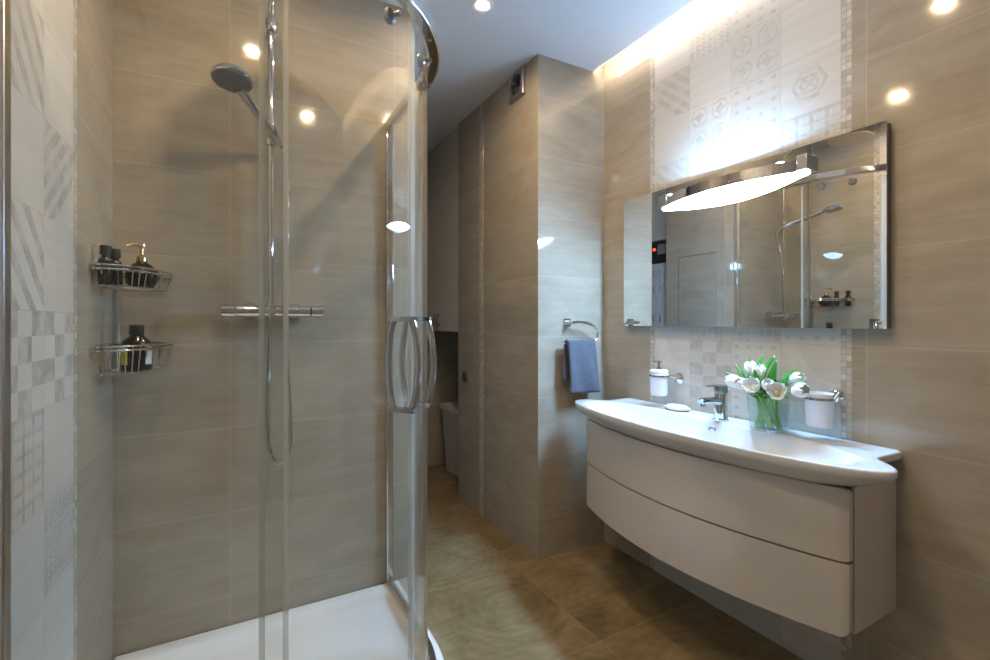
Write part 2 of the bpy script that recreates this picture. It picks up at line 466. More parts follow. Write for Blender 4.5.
# resample the outline evenly
def resample(poly, n):
    P = [Vector(p) for p in poly]; L = [0]
    for i in range(len(P)): L.append(L[-1]+(P[(i+1) % len(P)]-P[i]).length)
    res = []
    for k in range(n):
        d = L[-1]*k/n; i = max(j for j in range(len(P)) if L[j] <= d+1e-9)
        a, b = P[i], P[(i+1) % len(P)]; res.append(a+(b-a)*((d-L[i])/max(1e-9, L[i+1]-L[i])))
    return res
def inset(poly, d):
    n = len(poly); r = []
    for i in range(n):
        a, b, c = poly[i-1], poly[i], poly[(i+1) % n]
        n1 = Vector((-(b-a).y, (b-a).x)).normalized(); n2 = Vector((-(c-b).y, (c-b).x)).normalized()
        k = (n1+n2).normalized(); r.append(b+k*(d/max(.5, k.dot(n1))))
    return r
O = [Vector(p) for p in out]
rg = []
for d, z in ((0, 0), (0, .088), (.004, .097), (.012, .10), (.055, .10), (.064, .097), (.075, .082), (.095, .072), (.12, .069)):
    rg.append([(p.x, p.y, z) for p in inset(O, d)])
ctr = Vector((.10, 1.55))
for s in (.6, .2): rg.append([(ctr.x+(p.x-ctr.x)*s, ctr.y+(p.y-ctr.y)*s, .069-(1-s)*.008) for p in inset(O, .12)])
t = thing('shower_tray', (.1, 1.5, 0), 'low white quadrant shower tray on the floor inside the glass', 'shower tray')
MB().rings(rg).build('basin', ACRYL, t, angle=50)
MB().lathe([(.045, .058), (.045, .068), (.04, .071), (0, .072)], (.0, 1.62, 0), 32).build('drain_cover', CHROME, t)

# ------------------------------------------------------------------ shower enclosure
Z0, Z1 = .125, 1.965
t = thing('shower_enclosure', (.3, 1.3, .10), 'curved clear glass shower enclosure with chrome rails and two sliding doors', 'shower enclosure')
path = [(XL+.004, CY-CR)]+quad_path(0, 32)+[(CX+CR, YB-.004)]
MB().strip(path, .036, 1.965, 2.002).build('top_rail', CHROME, t, bevel=.006)
MB().strip(path, .022, .1005, .122).build('bottom_rail', SATIN, t, bevel=.003)
MB().box(XL+.001, CY-CR-.014, .102, XL+.030, CY-CR+.014, 1.965).build('wall_profile', SATIN, t, bevel=.003)
MB().box(CX+CR-.014, YB-.026, .102, CX+CR+.014, YB-.001, 1.965).build('wall_profile', CHROME, t, bevel=.003)
g = MB().strip([(XL+.02, CY-CR+.006), (.088, CY-CR+.006)], .006, Z0, Z1).build('fixed_panel', GLASS, t, smooth=False)
MB().strip([(.083, CY-CR+.006), (.093, CY-CR+.006)], .009, Z0, Z1).build('edge_seal', SEAL, g, smooth=False)
g = MB().strip([(CX+CR-.006, 1.48), (CX+CR-.006, YB-.02)], .006, Z0, Z1).build('fixed_panel', GLASS, t, smooth=False)
MB().strip([(CX+CR-.006, 1.474), (CX+CR-.006, 1.482)], .010, Z0, Z1).build('edge_profile', DARKCH, g, smooth=False)
def arc(a0, a1, r, n=20): return [(CX+r*math.cos(math.radians(a0+(a1-a0)*i/n)), CY+r*math.sin(math.radians(a0+(a1-a0)*i/n))) for i in range(n+1)]
rd = CR-.022
HANDLE = plain('polished_steel', (.50, .50, .51), .10, 1, var=.03)
AM = -45
def door(pth, seal_lo, seal_hi, ah, rollers):
    d = MB().strip(pth, .006, Z0+.01, Z1-.012).build('sliding_door', GLASS, t, angle=60)
    for q in (seal_lo, seal_hi): MB().strip(q, .010, Z0+.01, Z1-.012).build('edge_seal', SEAL, d, smooth=False)
    a = math.radians(ah); nn = Vector((math.cos(a), math.sin(a), 0)); tt = Vector((-nn.y, nn.x, 0))
    c = Vector((CX, CY, 0))+nn*rd; zh0, zh1 = .955, 1.185
    hm = MB()
    for sg in (1, -1):
        pts = [c+nn*sg*(.012+.032*(.42+.58*math.sin(PI*i/16)**.7))+Vector((0, 0, zh0+(zh1-zh0)*i/16)) for i in range(17)]
        hm.tube(pts, .0085, 12)
    for z in (zh0, zh1): hm.obox(c+Vector((0, 0, z)), nn, tt, (0, 0, 1), .036, .010, .006)
    hm.build('door_handle', HANDLE, d)
    for ar in rollers:
        a = math.radians(ar); nn = Vector((math.cos(a), math.sin(a), 0))
        c = Vector((CX, CY, 1.935))+nn*(rd-.012)
        MB().lathe([(.0, -.010), (.017, -.010), (.019, -.006), (.019, .006), (.012, .012), (0, .012)], c, 20, axis=nn).lathe([(.006, .01), (.006, .03)], c, 10, axis=nn).build('roller', DARKCH, d)
door([(.045, CY-rd)]+arc(-90, AM-.4, rd), [(.040, CY-rd), (.051, CY-rd)], arc(AM-1.4, AM-.2, rd, 2), AM-5.5, (-85, -55))
door(arc(AM+.4, 0, rd)+[(CX+rd, 1.52)], arc(AM+.2, AM+1.4, rd, 2), [(CX+rd, 1.514), (CX+rd, 1.525)], AM+5.5, (-28, -10))

# ------------------------------------------------------------------ shower column
RX, RY = .11, 1.865
t = thing('shower_set', (RX, YB, .8), 'chrome shower set with riser pipe, mixer bar and rain head on the back wall', 'shower')
MB().tube(catmull([(RX, RY, 1.235), (RX, RY, 1.6), (RX, RY, 2.2), (RX, RY, 2.285), (RX, RY-.03, 2.33), (RX-.005, RY-.10, 2.345), (RX-.01, 1.60, 2.345), (RX-.01, 1.50, 2.34), (RX-.01, 1.47, 2.315)], 8), .0105, 14).build('riser_pipe', CHROME, t)
MB().tube([(RX, YB-.001, 2.24), (RX, RY-.002, 2.24)], .011).lathe([(.026, 0), (.026, .006), (.022, .014), (.012, .016)], (RX, YB-.001, 2.24), 24, axis=(0, -1, 0)).lathe([(.017, -.022), (.019, -.018), (.019, .018), (.017, .022)], (RX, RY, 2.24), 20).build('wall_bracket', CHROME, t)
MB().lathe([(0, .012), (.02, .012), (.11, .004), (.115, 0), (.112, -.004), (0, -.005)], (RX-.01, 1.47, 2.295), 40).lathe([(.014, .012), (.014, .03)], (RX-.01, 1.47, 2.295), 16).build('rain_head', SATIN, t)
mx = MB().tube([(-.0, RY, 1.215), (.24, RY, 1.215)], .0205, 24).lathe([(.021, -.02), (.021, .02)], (RX, RY, 1.215), 20)
for x in (.045, .195):
    mx.tube([(x, YB-.001, 1.215), (x, RY, 1.215)], .014).lathe([(.032, 0), (.032, .008), (.025, .022), (.014, .026)], (x, YB-.001, 1.215), 24, axis=(0, -1, 0))
mx.tube([(RX, RY, 1.20), (RX, RY, 1.18)], .010)
mxo = mx.build('mixer_bar', CHROME, t)
for x0, x1 in ((-.045, -.003), (.243, .285)):
    MB().tube([(x0, RY, 1.215), (x0+.002, RY, 1.215), (x1, RY, 1.215)], [.019, .022, .022], 20).box((x0+x1)/2-.006, RY-.006, 1.19, (x0+x1)/2+.006, RY+.006, 1.20-.006).build('control_knob', CHROME, mxo)
# slider that holds the hand shower
sl = MB().lathe([(.017, -.026), (.0195, -.022), (.0195, .022), (.017, .026)], (RX, RY, 1.835), 20)
sl.tube([(RX, RY, 1.835), (RX+.004, RY-.036, 1.837)], .013).lathe([(.015, -.018), (.018, .018)], (RX+.006, RY-.05, 1.838), 18, axis=(-.43, -.76, .42))
sl.build('slider', CHROME, t)
HB, HT = Vector((RX+.018, RY-.026, 1.825)), Vector((.006, 1.645, 1.905))
dv = (HT-HB).normalized()
h = thing('hand_shower', HB, 'round chrome hand shower in the slider with a looping hose', 'hand shower')
MB().tube([HB-dv*.02, HB, HB+dv*.06, HB+dv*.16, HB+dv*.235], [.011, .016, .017, .0155, .018], 16).build('handle', CHROME, h)
fa = Vector((-.06, -.17, -.98)).normalized()
hc = HT+dv*.03
hd = MB().lathe([(.0, -.018), (.02, -.018), (.048, -.010), (.057, .0), (.059, .010), (.056, .014)], hc, 36, axis=fa).build('head', CHROME, h)
MB().lathe([(.055, .013), (.053, .0165), (0, .017)], hc, 32, axis=fa).build('spray_face', plain('grey_rubber_face', (.20, .19, .18), .35), hd)
hose = catmull([HB-dv*.02, HB-dv*.06+Vector((0, 0, -.03)), (.165, 1.85, 1.60), (.152, 1.845, 1.30), (.163, 1.84, 1.0), (.172, 1.84, .80), (.165, 1.84, .715), (.135, 1.845, .672), (.105, 1.85, .72), (.096, 1.86, .85), (.105, RY, 1.05), (RX, RY, 1.185)], 10)
MB().tube(hose, .0075, 10).build('hose', CHROME, h)

# ------------------------------------------------------------------ corner rack with bottles
EX, EY = .158, .280
RKX, RKY = XL+.006, YB-.006
def qel(a, k=1.0): return (RKX+EX*k*math.sin(a), RKY-EY*k*math.cos(a))
t = thing('corner_rack', (RKX, RKY, 1.0), 'two tier chrome wire corner rack in the shower corner', 'shower rack')
MB().tube([(RKX+.012, RKY-.012, 1.02), (RKX+.012, RKY-.012, 1.36)], .006, 10).build('pole', CHROME, t)
for zr, hgt in ((1.335, .055), (1.108, .078)):
    loop = [(RKX, RKY)]+[qel(PI/2*i/16) for i in range(17)]
    rim = MB()
    for dz in (0, -.011): rim.tube([(x, y, zr+dz) for x, y in loop], .0038, 8, closed=True)
    rim = rim.build('basket_rim', CHROME, t)
    wr = MB(); zb = zr-hgt
    wr.tube([(RKX+.004+(x-RKX)*.86, RKY-.004+(y-RKY)*.86, zb) for x, y in loop], .0024, 6, closed=True)
    for i in range(1, 14):
        a = PI/2*i/14; x, y = qel(a); xb, yb = RKX+.004+(x-RKX)*.86, RKY-.004+(y-RKY)*.86
        wr.tube([(x, y, zr), (xb, yb, zb), (RKX+.006, yb, zb)], .0019, 6)
    for k in (.25, .5, .75):
        wr.tube([(RKX+.002, RKY-EY*k, zr), (RKX+.002, RKY-EY*k, zb)], .0019, 6).tube([(RKX+EX*k, RKY-.002, zr), (RKX+EX*k, RKY-.002, zb)], .0019, 6)
    wr.build('basket_wires', CHROME, rim)
ZU, ZL = 1.2825, 1.0325
for i, (x, y) in enumerate(((-.318, 1.672), (-.310, 1.740))):
    b = thing('toiletry_bottle', (x, y, ZU), ('small black capped bottle on the upper rack tier, nearest the patterned wall', 'small black capped bottle beside the round pump bottle on the upper rack')[i], 'bottle', 'small black bottles on the rack')
    MB().lathe([(.0, 0), (.016, 0), (.018, .004), (.018, .060), (.015, .070), (.009, .077), (.009, .084)], (x, y, ZU), 24).build('body', BLACKG, b)
    MB().lathe([(.0125, .081), (.0135, .083), (.0135, .106), (.012, .108), (0, .108)], (x, y, ZU), 20).build('cap', BLACKM, b)
x, y = -.252, 1.778
b = thing('soap_pump', (x, y, ZU), 'round black soap bottle with a gold pump on the upper rack', 'soap bottle')
MB().lathe([(0, 0), (.028, 0), (.038, .012), (.042, .03), (.040, .048), (.028, .066), (.014, .076), (.013, .08)], (x, y, ZU), 32).build('body', BLACKG, b)
MB().lathe([(.014, .079), (.014, .092), (.011, .096), (.005, .098), (.005, .122), (.011, .124), (.011, .132), (0, .133)], (x, y, ZU), 20).tube([(x, y, ZU+.128), (x-.02, y-.012, ZU+.129), (x-.034, y-.02, ZU+.122)], .004, 8).build('pump', GOLD, b)
x, y = -.262, 1.762
b = thing('shampoo_bottle', (x, y, ZL), 'dark bottle with yellow and white label on the lower rack tier', 'bottle')
MB().lathe([(0, 0), (.036, 0), (.039, .004), (.039, .072), (.034, .088), (.018, .102), (.015, .108)], (x, y, ZL), 32).build('body', BLACKG, b)
MB().lathe([(.018, .106), (.019, .108), (.019, .134), (.017, .136), (0, .136)], (x, y, ZL), 24).build('cap', BLACKM, b)
def label_patch(a0, a1, z0, z1, mat, nm):
    vs, fs = [], []
    for i in range(9):
        a = math.radians(a0+(a1-a0)*i/8)
        for z in (z0, z1): vs.append((x+.0396*math.cos(a), y+.0396*math.sin(a), ZL+z))
    MB().add(vs, [(2*i, 2*i+2, 2*i+3, 2*i+1) for i in range(8)]).build(nm, mat, b)
label_patch(-50, -15, .018, .066, WLAB, 'label'); label_patch(-50, -15, .0665, .074, YLAB, 'label_band'); label_patch(-150, -115, .018, .07, YLAB, 'side_label')

# ------------------------------------------------------------------ washbasin
YC = 1.187
half = [(1.308, 0), (1.314, .15), (1.331, .30), (1.353, .42), (1.388, .54), (1.420, .598), (1.449, .626), (1.478, .632), (1.510, .618), (1.542, .586), (1.566, .558), (1.60, .549), (1.66, .552), (1.705, .554), (1.722, .550), (1.729, .536), (1.730, .49), (1.730, .3), (1.730, .1)]
ol = [(x, YC+d) for x, d in half]+[(x, YC-d) for x, d in half[:0:-1]]
ol = [(min(p.x, 1.7305), p.y) for p in catmull([(x, y, 0) for x, y in ol], 6, True)]
BC = Vector((1.53, YC))
ZB = .797
def bowl_z(x, y):
    d = (abs((x-1.472)/.150))**2.4+(abs((y-YC)/.545))**2.4
    z = ZB
    if d < 1: z -= .105*min(1, (1-d)*1.25)**.8*(1-.12*d)
    return z-.004*max(0, 1-abs(y-YC)/.6)*0
rg = []
for s, z in ((.84, .728), (.89, .738), (.94, .751), (.978, .766), (.995, .774), (1.0, .779), (1.0, .791), (.996, .7955), (.985, .797)):
    rg.append([(BC.x+(x-BC.x)*s, BC.y+(y-BC.y)*s, z) for x, y in ol])
for i in range(1, 41):
    s = .975*(1-i/41)+.0
    rg.append([(BC.x+(x-BC.x)*s, BC.y+(y-BC.y)*s, bowl_z(BC.x+(x-BC.x)*s, BC.y+(y-BC.y)*s)) for x, y in ol])
t = thing('washbasin', (1.6, YC, .73), 'wide white ceramic washbasin with bowed front on the floating vanity', 'washbasin')
MB().rings(rg).build('bowl', CERAM, t, angle=70)
oz = .760; ox = 1.472+.150*(1-((.797-oz)/.105)**(1/.62))**(1/2.4)
MB().lathe([(.008, .002), (.0145, .004), (.0165, .001), (.0165, -.006)], (ox-.001, 1.182, oz), 22, axis=(-.9, 0, .35)).build('overflow_ring', CHROME, t)
MB().lathe([(.030, 0), (.030, .004), (.022, .007), (0, .008)], (1.46, YC, .6925), 28).build('drain_plug', CHROME, t)

# ------------------------------------------------------------------ vanity cabinet
ya, yb = .652, 1.742
def vx(y, off=0): return 1.341+.108*((y-(ya+yb)/2)/.545)**2+off
t = thing('vanity_cabinet', (1.6, YC, .31), 'wall hung greige vanity cabinet with two bowed drawers', 'vanity')
mb = MB().box(1.487, ya, .318, 1.731, ya+.018, .722).box(1.487, yb-.018, .318, 1.731, yb, .722)
mb.box(1.712, ya+.018, .33, 1.731, yb-.018, .722)
mb.prism([(vx(ya+.02+(yb-ya-.04)*i/24, .03), ya+.02+(yb-ya-.04)*i/24) for i in range(25)]+[(1.712, yb-.02), (1.712, ya+.02)], .315, .333)
mb.build('carcass', GREIGE, t, bevel=.002)
gp = MB().box(1.4705, ya+.008, .322, 1.4865, ya+.017, .72).box(1.4705, yb-.017, .322, 1.4865, yb-.008, .72)
gp.strip([(vx(ya+.03+(yb-ya-.06)*i/24, .03), ya+.03+(yb-ya-.06)*i/24) for i in range(25)], .012, .34, .728).build('recess_strip', GREYP, t, bevel=0)
for z0, z1 in ((.318, .518), (.524, .724)):
    mb = MB(); cr, hw = .022, (yb-ya)/2; loops = []
    dd = [hw-cr*(1-math.cos(PI/2*k/8)) for k in range(9)]      # columns close together in the rounded corners
    cols = [-d for d in dd]+[-(hw-cr)+(2*(hw-cr))*k/36 for k in range(1, 36)]+dd[::-1]
    for d in cols:
        y = (ya+yb)/2+d; e = max(0, abs(d)-(hw-cr)); dz = cr-math.sqrt(max(0, cr*cr-e*e)); x = vx(y)+.35*(e*e/cr if e else 0)
        da, db = (dz, .1*dz) if z0 < .4 else (.1*dz, dz)
        loops.append([(x, y, z0+da), (x, y, z1-db), (x+.019, y, z1-db), (x+.019, y, z0+da)])
    mb.rings(loops).build('drawer_front', GREIGE, t, bevel=.003, angle=40)

# ------------------------------------------------------------------ tap
fx, fy = 1.645, 1.172
t = thing('basin_tap', (fx, fy, ZB), 'chrome single lever tap on the washbasin ledge', 'tap')
MB().lathe([(.0, 0), (.029, 0), (.029, .004), (.0255, .008), (.0245, .02), (.0245, .10), (.023, .105)], (fx, fy, ZB), 28).build('body', CHROME, t)
MB().tube([(fx-.005, fy, ZB+.072), (fx-.06, fy, ZB+.079), (fx-.105, fy, ZB+.083), (fx-.118, fy, ZB+.078)], [.0185, .017, .0155, .013], 16, flat=.8).lathe([(.009, 0), (.009, .012)], (fx-.108, fy, ZB+.062), 14).build('spout', plain('dark_chrome', (.45, .45, .46), .08, 1), t)
MB().lathe([(.0235, .106), (.0248, .110), (.0248, .128), (.021, .136), (0, .138)], (fx, fy, ZB), 24).tube([(fx-.01, fy, ZB+.128), (fx-.05, fy, ZB+.136), (fx-.085, fy, ZB+.137)], [.008, .006, .005], 12, flat=.6).build('lever', DARKCH, t)

# soap dish on the ledge
x, y = 1.665, 1.395
t = thing('soap_dish', (x, y, ZB), 'small oval cream soap dish on the washbasin ledge left of the tap', 'soap dish')
def ell(a, b, z, n=36): return [(x+a*math.cos(2*PI*i/n), y+b*math.sin(2*PI*i/n), z) for i in range(n)]
MB().rings([ell(.030, .046, ZB), ell(.040, .058, ZB+.006), ell(.043, .061, ZB+.012), ell(.041, .059, ZB+.0135), ell(.036, .054, ZB+.010), ell(.010, .02, ZB+.009)]).build('dish', plain('cream_ceramic', (.72, .66, .54), .25), t)
MB().rings([ell(.026, .040, ZB+.0095), ell(.033, .049, ZB+.014), ell(.031, .047, ZB+.019), ell(.02, .033, ZB+.0215), ell(.004, .006, ZB+.022)]).build('soap', SOAPW, t)

# wall-held soap dispenser and tumbler
def holder(y, nm, label, cat):
    x = 1.655
    t = thing(nm, (XR, y, .9), label, cat)
    hz = .937
    return t, x, hz
t, x, hz = holder(1.485, 'soap_dispenser', 'frosted glass soap dispenser in a chrome wall holder, left of the tap', 'soap dispenser')
y = 1.485
mb = MB().lathe([(.0405, -.004), (.0435, -.004), (.0435, .004), (.0405, .004)], (x, y, hz), 32)
mb.tube([(x+.02, y-.037, hz), (x+.045, y-.042, hz-.003), (XR-.006, y-.045, hz-.012)], [.006, .010, .015], 10).lathe([(.026, 0), (.026, .005), (.016, .010), (.008, .02)], (XR-.001, y-.045, hz-.014), 24, axis=(-1, 0, 0))
mb.build('wall_holder', CHROME, t)
MB().lathe([(0, -.088), (.032, -.088), (.036, -.082), (.0395, .012), (.0395, .020), (.034, .026), (.014, .028)], (x, y, hz), 32).build('glass_jar', FROST, t)
MB().lathe([(.015, .027), (.015, .036), (.006, .038), (.006, .056), (.012, .058), (.012, .066), (0, .067)], (x, y, hz), 20).tube([(x, y, hz+.062), (x-.03, y+.0, hz+.063), (x-.04, y, hz+.056)], .004, 8).build('pump', CHROME, t)
y = .826
t, x, hz = holder(y, 'tumbler', 'frosted glass tumbler in a chrome wall holder, right of the tulips', 'tumbler')
mb = MB().lathe([(.0415, -.004), (.0445, -.004), (.0445, .004), (.0415, .004)], (x, y, hz-.006), 32)
mb.tube([(x+.022, y-.037, hz-.006), (x+.045, y-.030, hz), (XR-.006, y-.020, hz)], [.006, .008, .010], 10).lathe([(.022, 0), (.022, .005), (.014, .010), (.008, .02)], (XR-.001, y-.015, hz), 24, axis=(-1, 0, 0))
mb.tube([(x+.0, y-.043, hz), (x-.004, y-.050, hz+.012), (x-.006, y-.058, hz+.024)], [.006, .006, .005], 8)
mb.build('wall_holder', CHROME, t)
MB().lathe([(0, -.098), (.033, -.098), (.037, -.092), (.040, .0), (.040, .010), (.037, .010), (.035, -.085), (0, -.086)], (x, y, hz), 32).build('glass_cup', FROST, t)

# ------------------------------------------------------------------ vase of tulips
vx0, vy0 = 1.640, .985
t = thing('glass_vase', (vx0, vy0, ZB), 'clear low glass vase of tulip stems on the washbasin ledge', 'vase')
VH = .128
def rsq(a, z, n=40, e=4.0):
    r = []
    for i in range(n):
        q = 2*PI*i/n; c, s_ = math.cos(q), math.sin(q); k = (abs(c)**e+abs(s_)**e)**(-1/e); r.append((vx0+a*c*k, vy0+a*s_*k, ZB+z))
    return r
MB().rings([rsq(.052, 0.001, e=2.6), rsq(.057, .006, e=2.8), rsq(.0625, VH, e=3), rsq(.0595, VH, e=3), rsq(.053, .010, e=2.8), rsq(.02, .009, e=2.6)]).build('glass', VGLASS, t, angle=50)
MB().rings([rsq(.0525, .0105, e=2.8), rsq(.0582, .092, e=3), rsq(.01, .0921, e=2)]).build('water', thin_glass('water', (.96, .98, .96), 1.12), t, angle=50)

def petal_surface(mb, base, axis, L, Wd, open_, ang, cup=.5, mi=0):
    """one cupped tulip petal around the flower axis"""
    ax = Vector(axis).normalized(); a = ax.orthogonal().normalized(); b = ax.cross(a)
    rad = a*math.cos(ang)+b*math.sin(ang); tan = ax.cross(rad)
    nu, nv = 9, 7; vs = []
    for i in range(nu):
        f = i/(nu-1)
        prof = math.sin(PI*min(1, f*.62+.08))**.9
        rr = Wd*(.12+.95*math.sin(PI*(.05+f*(.80-.45*min(.4, open_)))))*(1 + .6*open_*f*f)
        wd = Wd*1.05*(math.sin(PI*(f*.86+.10))**.8)
        for j in range(nv):
            g_ = (j/(nv-1)-.5)*2
            th = g_*wd/max(rr, Wd*.5)*.85
            p = Vector(base)+ax*(L*f*(1-.05*g_*g_))+(rad*math.cos(th)+tan*math.sin(th))*rr
            vs.append(p)
    fs = [(i*nv+j, i*nv+j+1, (i+1)*nv+j+1, (i+1)*nv+j) for i in range(nu-1) for j in range(nv-1)]
    mb.add(vs, fs, mi)
def leaf(mb, pts, wd, side):
    P = catmull(pts, 6); n = len(P); vs = []
    sd0 = Vector(side).normalized()
    for i in range(n):
        f = i/(n-1); t_ = (P[min(n-1, i+1)]-P[max(0, i-1)]).normalized()
        sd = (sd0-t_*sd0.dot(t_)).normalized(); up = t_.cross(sd)
        w_ = wd*max(.04, math.sin(PI*min(1, f*.85+.13))**.9)
        vs += [P[i]-sd*w_+up*w_*.35, P[i], P[i]+sd*w_+up*w_*.35]
    fs = []
    for i in range(n-1): fs += [(3*i, 3*i+1, 3*i+4, 3*i+3), (3*i+1, 3*i+2, 3*i+5, 3*i+4)]
    mb.add(vs, fs)
V0 = Vector((vx0, vy0, ZB))
#  flower base offset, flower axis, length, width, opening, foot in the vase, leaves (tip offset, width), label
TUL = [
 ((-.055, .055, .160), (-.25, 1.0, .16), .062, .021, .05, (.03, -.03), [((-.07, .14, .215), .013), ((-.03, .12, .245), .011)], 'white tulip leaning far out over the vase towards the tap'),
 ((-.075, .030, .150), (-.75, .35, .55), .046, .019, .10, (.02, -.035), [((-.06, .095, .175), .010)], 'small round white tulip facing out beside the leaning one, above the front vase rim'),
 ((-.080, -.008, .148), (-.85, -.02, .50), .050, .023, .45, (.03, -.01), [((-.05, .02, .235), .011)], 'open white tulip with cream heart facing forward over the middle of the vase'),
 ((.000, .050, .175), (-.12, .25, 1), .064, .022, .05, (-.01, -.03), [((.02, .10, .275), .014)], 'upright closed white tulip standing tallest at the back of the bunch'),
 ((-.010, .012, .168), (-.25, .12, 1), .062, .021, .05, (.0, .035), [((.01, -.03, .285), .015), ((.03, .035, .285), .012)], 'closed white tulip standing in the middle of the bunch among leaf tips'),
 ((-.070, -.045, .152), (-.65, -.30, .75), .046, .018, .05, (.03, .03), [((-.02, -.055, .270), .014)], 'small closed white tulip right of the open middle flower'),
 ((-.075, -.075, .140), (-.80, -.42, .45), .052, .024, .45, (.0, .04), [((-.03, -.13, .235), .013)], 'open white tulip with cream heart near the tumbler side of the vase'),
 ((-.040, -.105, .150), (-.30, -.95, .30), .060, .022, .10, (-.02, .035), [((-.02, -.165, .215), .011)], 'white tulip leaning out towards the tumbler'),
 ((-.005, -.075, .168), (.0, -.75, .62), .058, .020, .05, (-.035, .02), [((.03, -.11, .245), .012)], 'half hidden white tulip behind the flowers leaning to the tumbler'),
]
for bo, ax, L, Wd, op, ft, lvs, lab in TUL:
    base = V0+Vector(bo); axv = Vector(ax).normalized()
    # pass inside the vase mouth
    mouth = V0+Vector((max(-.042, min(.042, bo[0]*.62)), max(-.042, min(.042, bo[1]*.62)), VH+.004))
    q = math.atan2(bo[1], bo[0]) % (2*PI); q = PI+(q-PI)*1.7
    mouth = V0+Vector((.040*math.cos(q), .040*math.sin(q), VH+.004)); q += 1.5
    foot = V0+Vector((.040*math.cos(q), .040*math.sin(q), .014))
    ft = (.040*math.cos(q+.6), .040*math.sin(q+.6))
    tl = thing('tulip', foot, lab, 'tulip', 'white tulips in the glass vase')
    st = catmull([foot, foot.lerp(mouth, .5)+Vector((0, 0, .002)), mouth, base-axv*.014, base+axv*.004], 7)
    MB().tube(st, .0036, 8).build('stem', STEM, tl)
    f2 = V0+Vector((ft[0], ft[1], .014)); m2 = V0+Vector((.040*math.cos(q-1.1), .040*math.sin(q-1.1), VH-.004)); u2 = base.lerp(m2, .5)-Vector((0, 0, .012))
    MB().tube(catmull([f2, f2.lerp(m2, .55), m2, u2], 6), [.0042]*19, 8).build('leaf_stem', STEM, tl)
    fm = MB()
    for k in range(3): petal_surface(fm, base, axv, L, Wd*.92, op*.8, 2*PI*k/3+.5)
    for k in range(3): petal_surface(fm, base, axv, L*.97, Wd, op, 2*PI*k/3+.5+PI/3)
    fl = fm.build('blossom', PETAL, tl, angle=80, solid=.0012)
    if op > .3:
        MB().lathe([(.004, .004), (.006, .012), (.0075, .024), (.004, .032), (0, .034)], base, 10, axis=axv).build('heart', ANTHER, fl)
    k_ = len(lab) % 5-2
    for tip, lw in lvs+[((bo[0]*.8+.018, bo[1]*1.12+.012*k_, bo[2]+.062-.006*abs(k_)), .010), ((bo[0]*1.05-.004, bo[1]*.75-.014*k_, bo[2]+.028), .009)]:
        tp = V0+Vector((tip[0]*.9-.008, tip[1]*.82, tip[2]*.92)); lw *= 1.45; root = mouth+(mouth-foot).normalized()*(-.02)
        mid = root.lerp(tp, .5)+Vector((-.012, 0, .016)); lm = MB()
        leaf(lm, [root, root.lerp(tp, .25)+Vector((-.006, 0, .012)), mid, tp], lw, (.25, 1, 0) if abs(tip[1]) < .06 else (.8, .3, .5))
        lm.build('leaf', GREEN, tl, angle=80, solid=.001)

# ------------------------------------------------------------------ mirror and its lamp
my0, my1, mz0, mz1 =   .664, 1.748, 1.156, 1.778
t = thing('wall_mirror', (1.72, (my0+my1)/2, mz0), 'wide frameless mirror on the tiled wall above the washbasin', 'mirror')
MB().box(1.703, my0+.002, mz0+.002, 1.7325, my1-.002, mz1-.002).build('backing', plain('mirror_backing', (.10, .11, .12), .3), t)
MB().box(1.6985, my0, mz0, 1.703, my1, mz1).build('mirror_glass', MIRROR, t, smooth=False)
for y in (my1-.016, my0+.016):
    MB().lathe([(.004, 0), (.004, .0015), (.003, .002), (0, .002)], (1.6985, y, mz0+.018), 18, axis=(-1, 0, 0)).build('fixing_cap', DARKCH, t)
ly0, ly1, lz = .880, 1.496, 1.684
lyc = (ly0+ly1)/2
def lx(y, dep=.078): return 1.692-dep*(1-((y-lyc)/((ly1-ly0)/2))**2)
NN = 40
ys = [ly0+(ly1-ly0)*i/NN for i in range(NN+1)]
t = thing('mirror_lamp', (1.69, lyc, lz), 'bow fronted chrome lamp glowing bluish white on the mirror top', 'lamp')
MB().prism([(lx(y)-.004, y) for y in ys]+[(1.697, ly1), (1.697, ly0)], lz+.004, lz+.046).build('housing', CHROME, t, angle=30)
def lens(k, z):
    return [(1.6965-(1.6965-lx(y))*k, lyc+(y-lyc)*(.9+.1*k), z+.024*(1-(1-((y-lyc)/(ly1-lyc))**2))*(z < lz-.01)) for y in ys]+[(1.6965, lyc+(ly1-lyc)*(.9+.1*k), z+.024*(z < lz-.01)), (1.6965, lyc-(ly1-lyc)*(.9+.1*k), z+.024*(z < lz-.01))]
MB().rings([lens(1, lz+.0035), lens(1, lz-.004), lens(.94, lz-.015), lens(.74, lz-.026), lens(.35, lz-.031)]).build('diffuser', LAMPM, t, angle=60)
MB().prism([(lx(y, .070), y) for y in ys[4:-4]]+[(1.652, ys[-5]), (1.652, ys[4])], lz+.0462, lz+.0466).build('upper_diffuser', LAMPU, t, angle=30)
for y0, y1 in ((ly0-.012, ly0+.022), (ly1-.045, ly1+.006)):
    MB().box(1.662, y0, lz+.004, 1.698, y1, lz+.056).build('end_bracket', SATIN, t, bevel=.003)

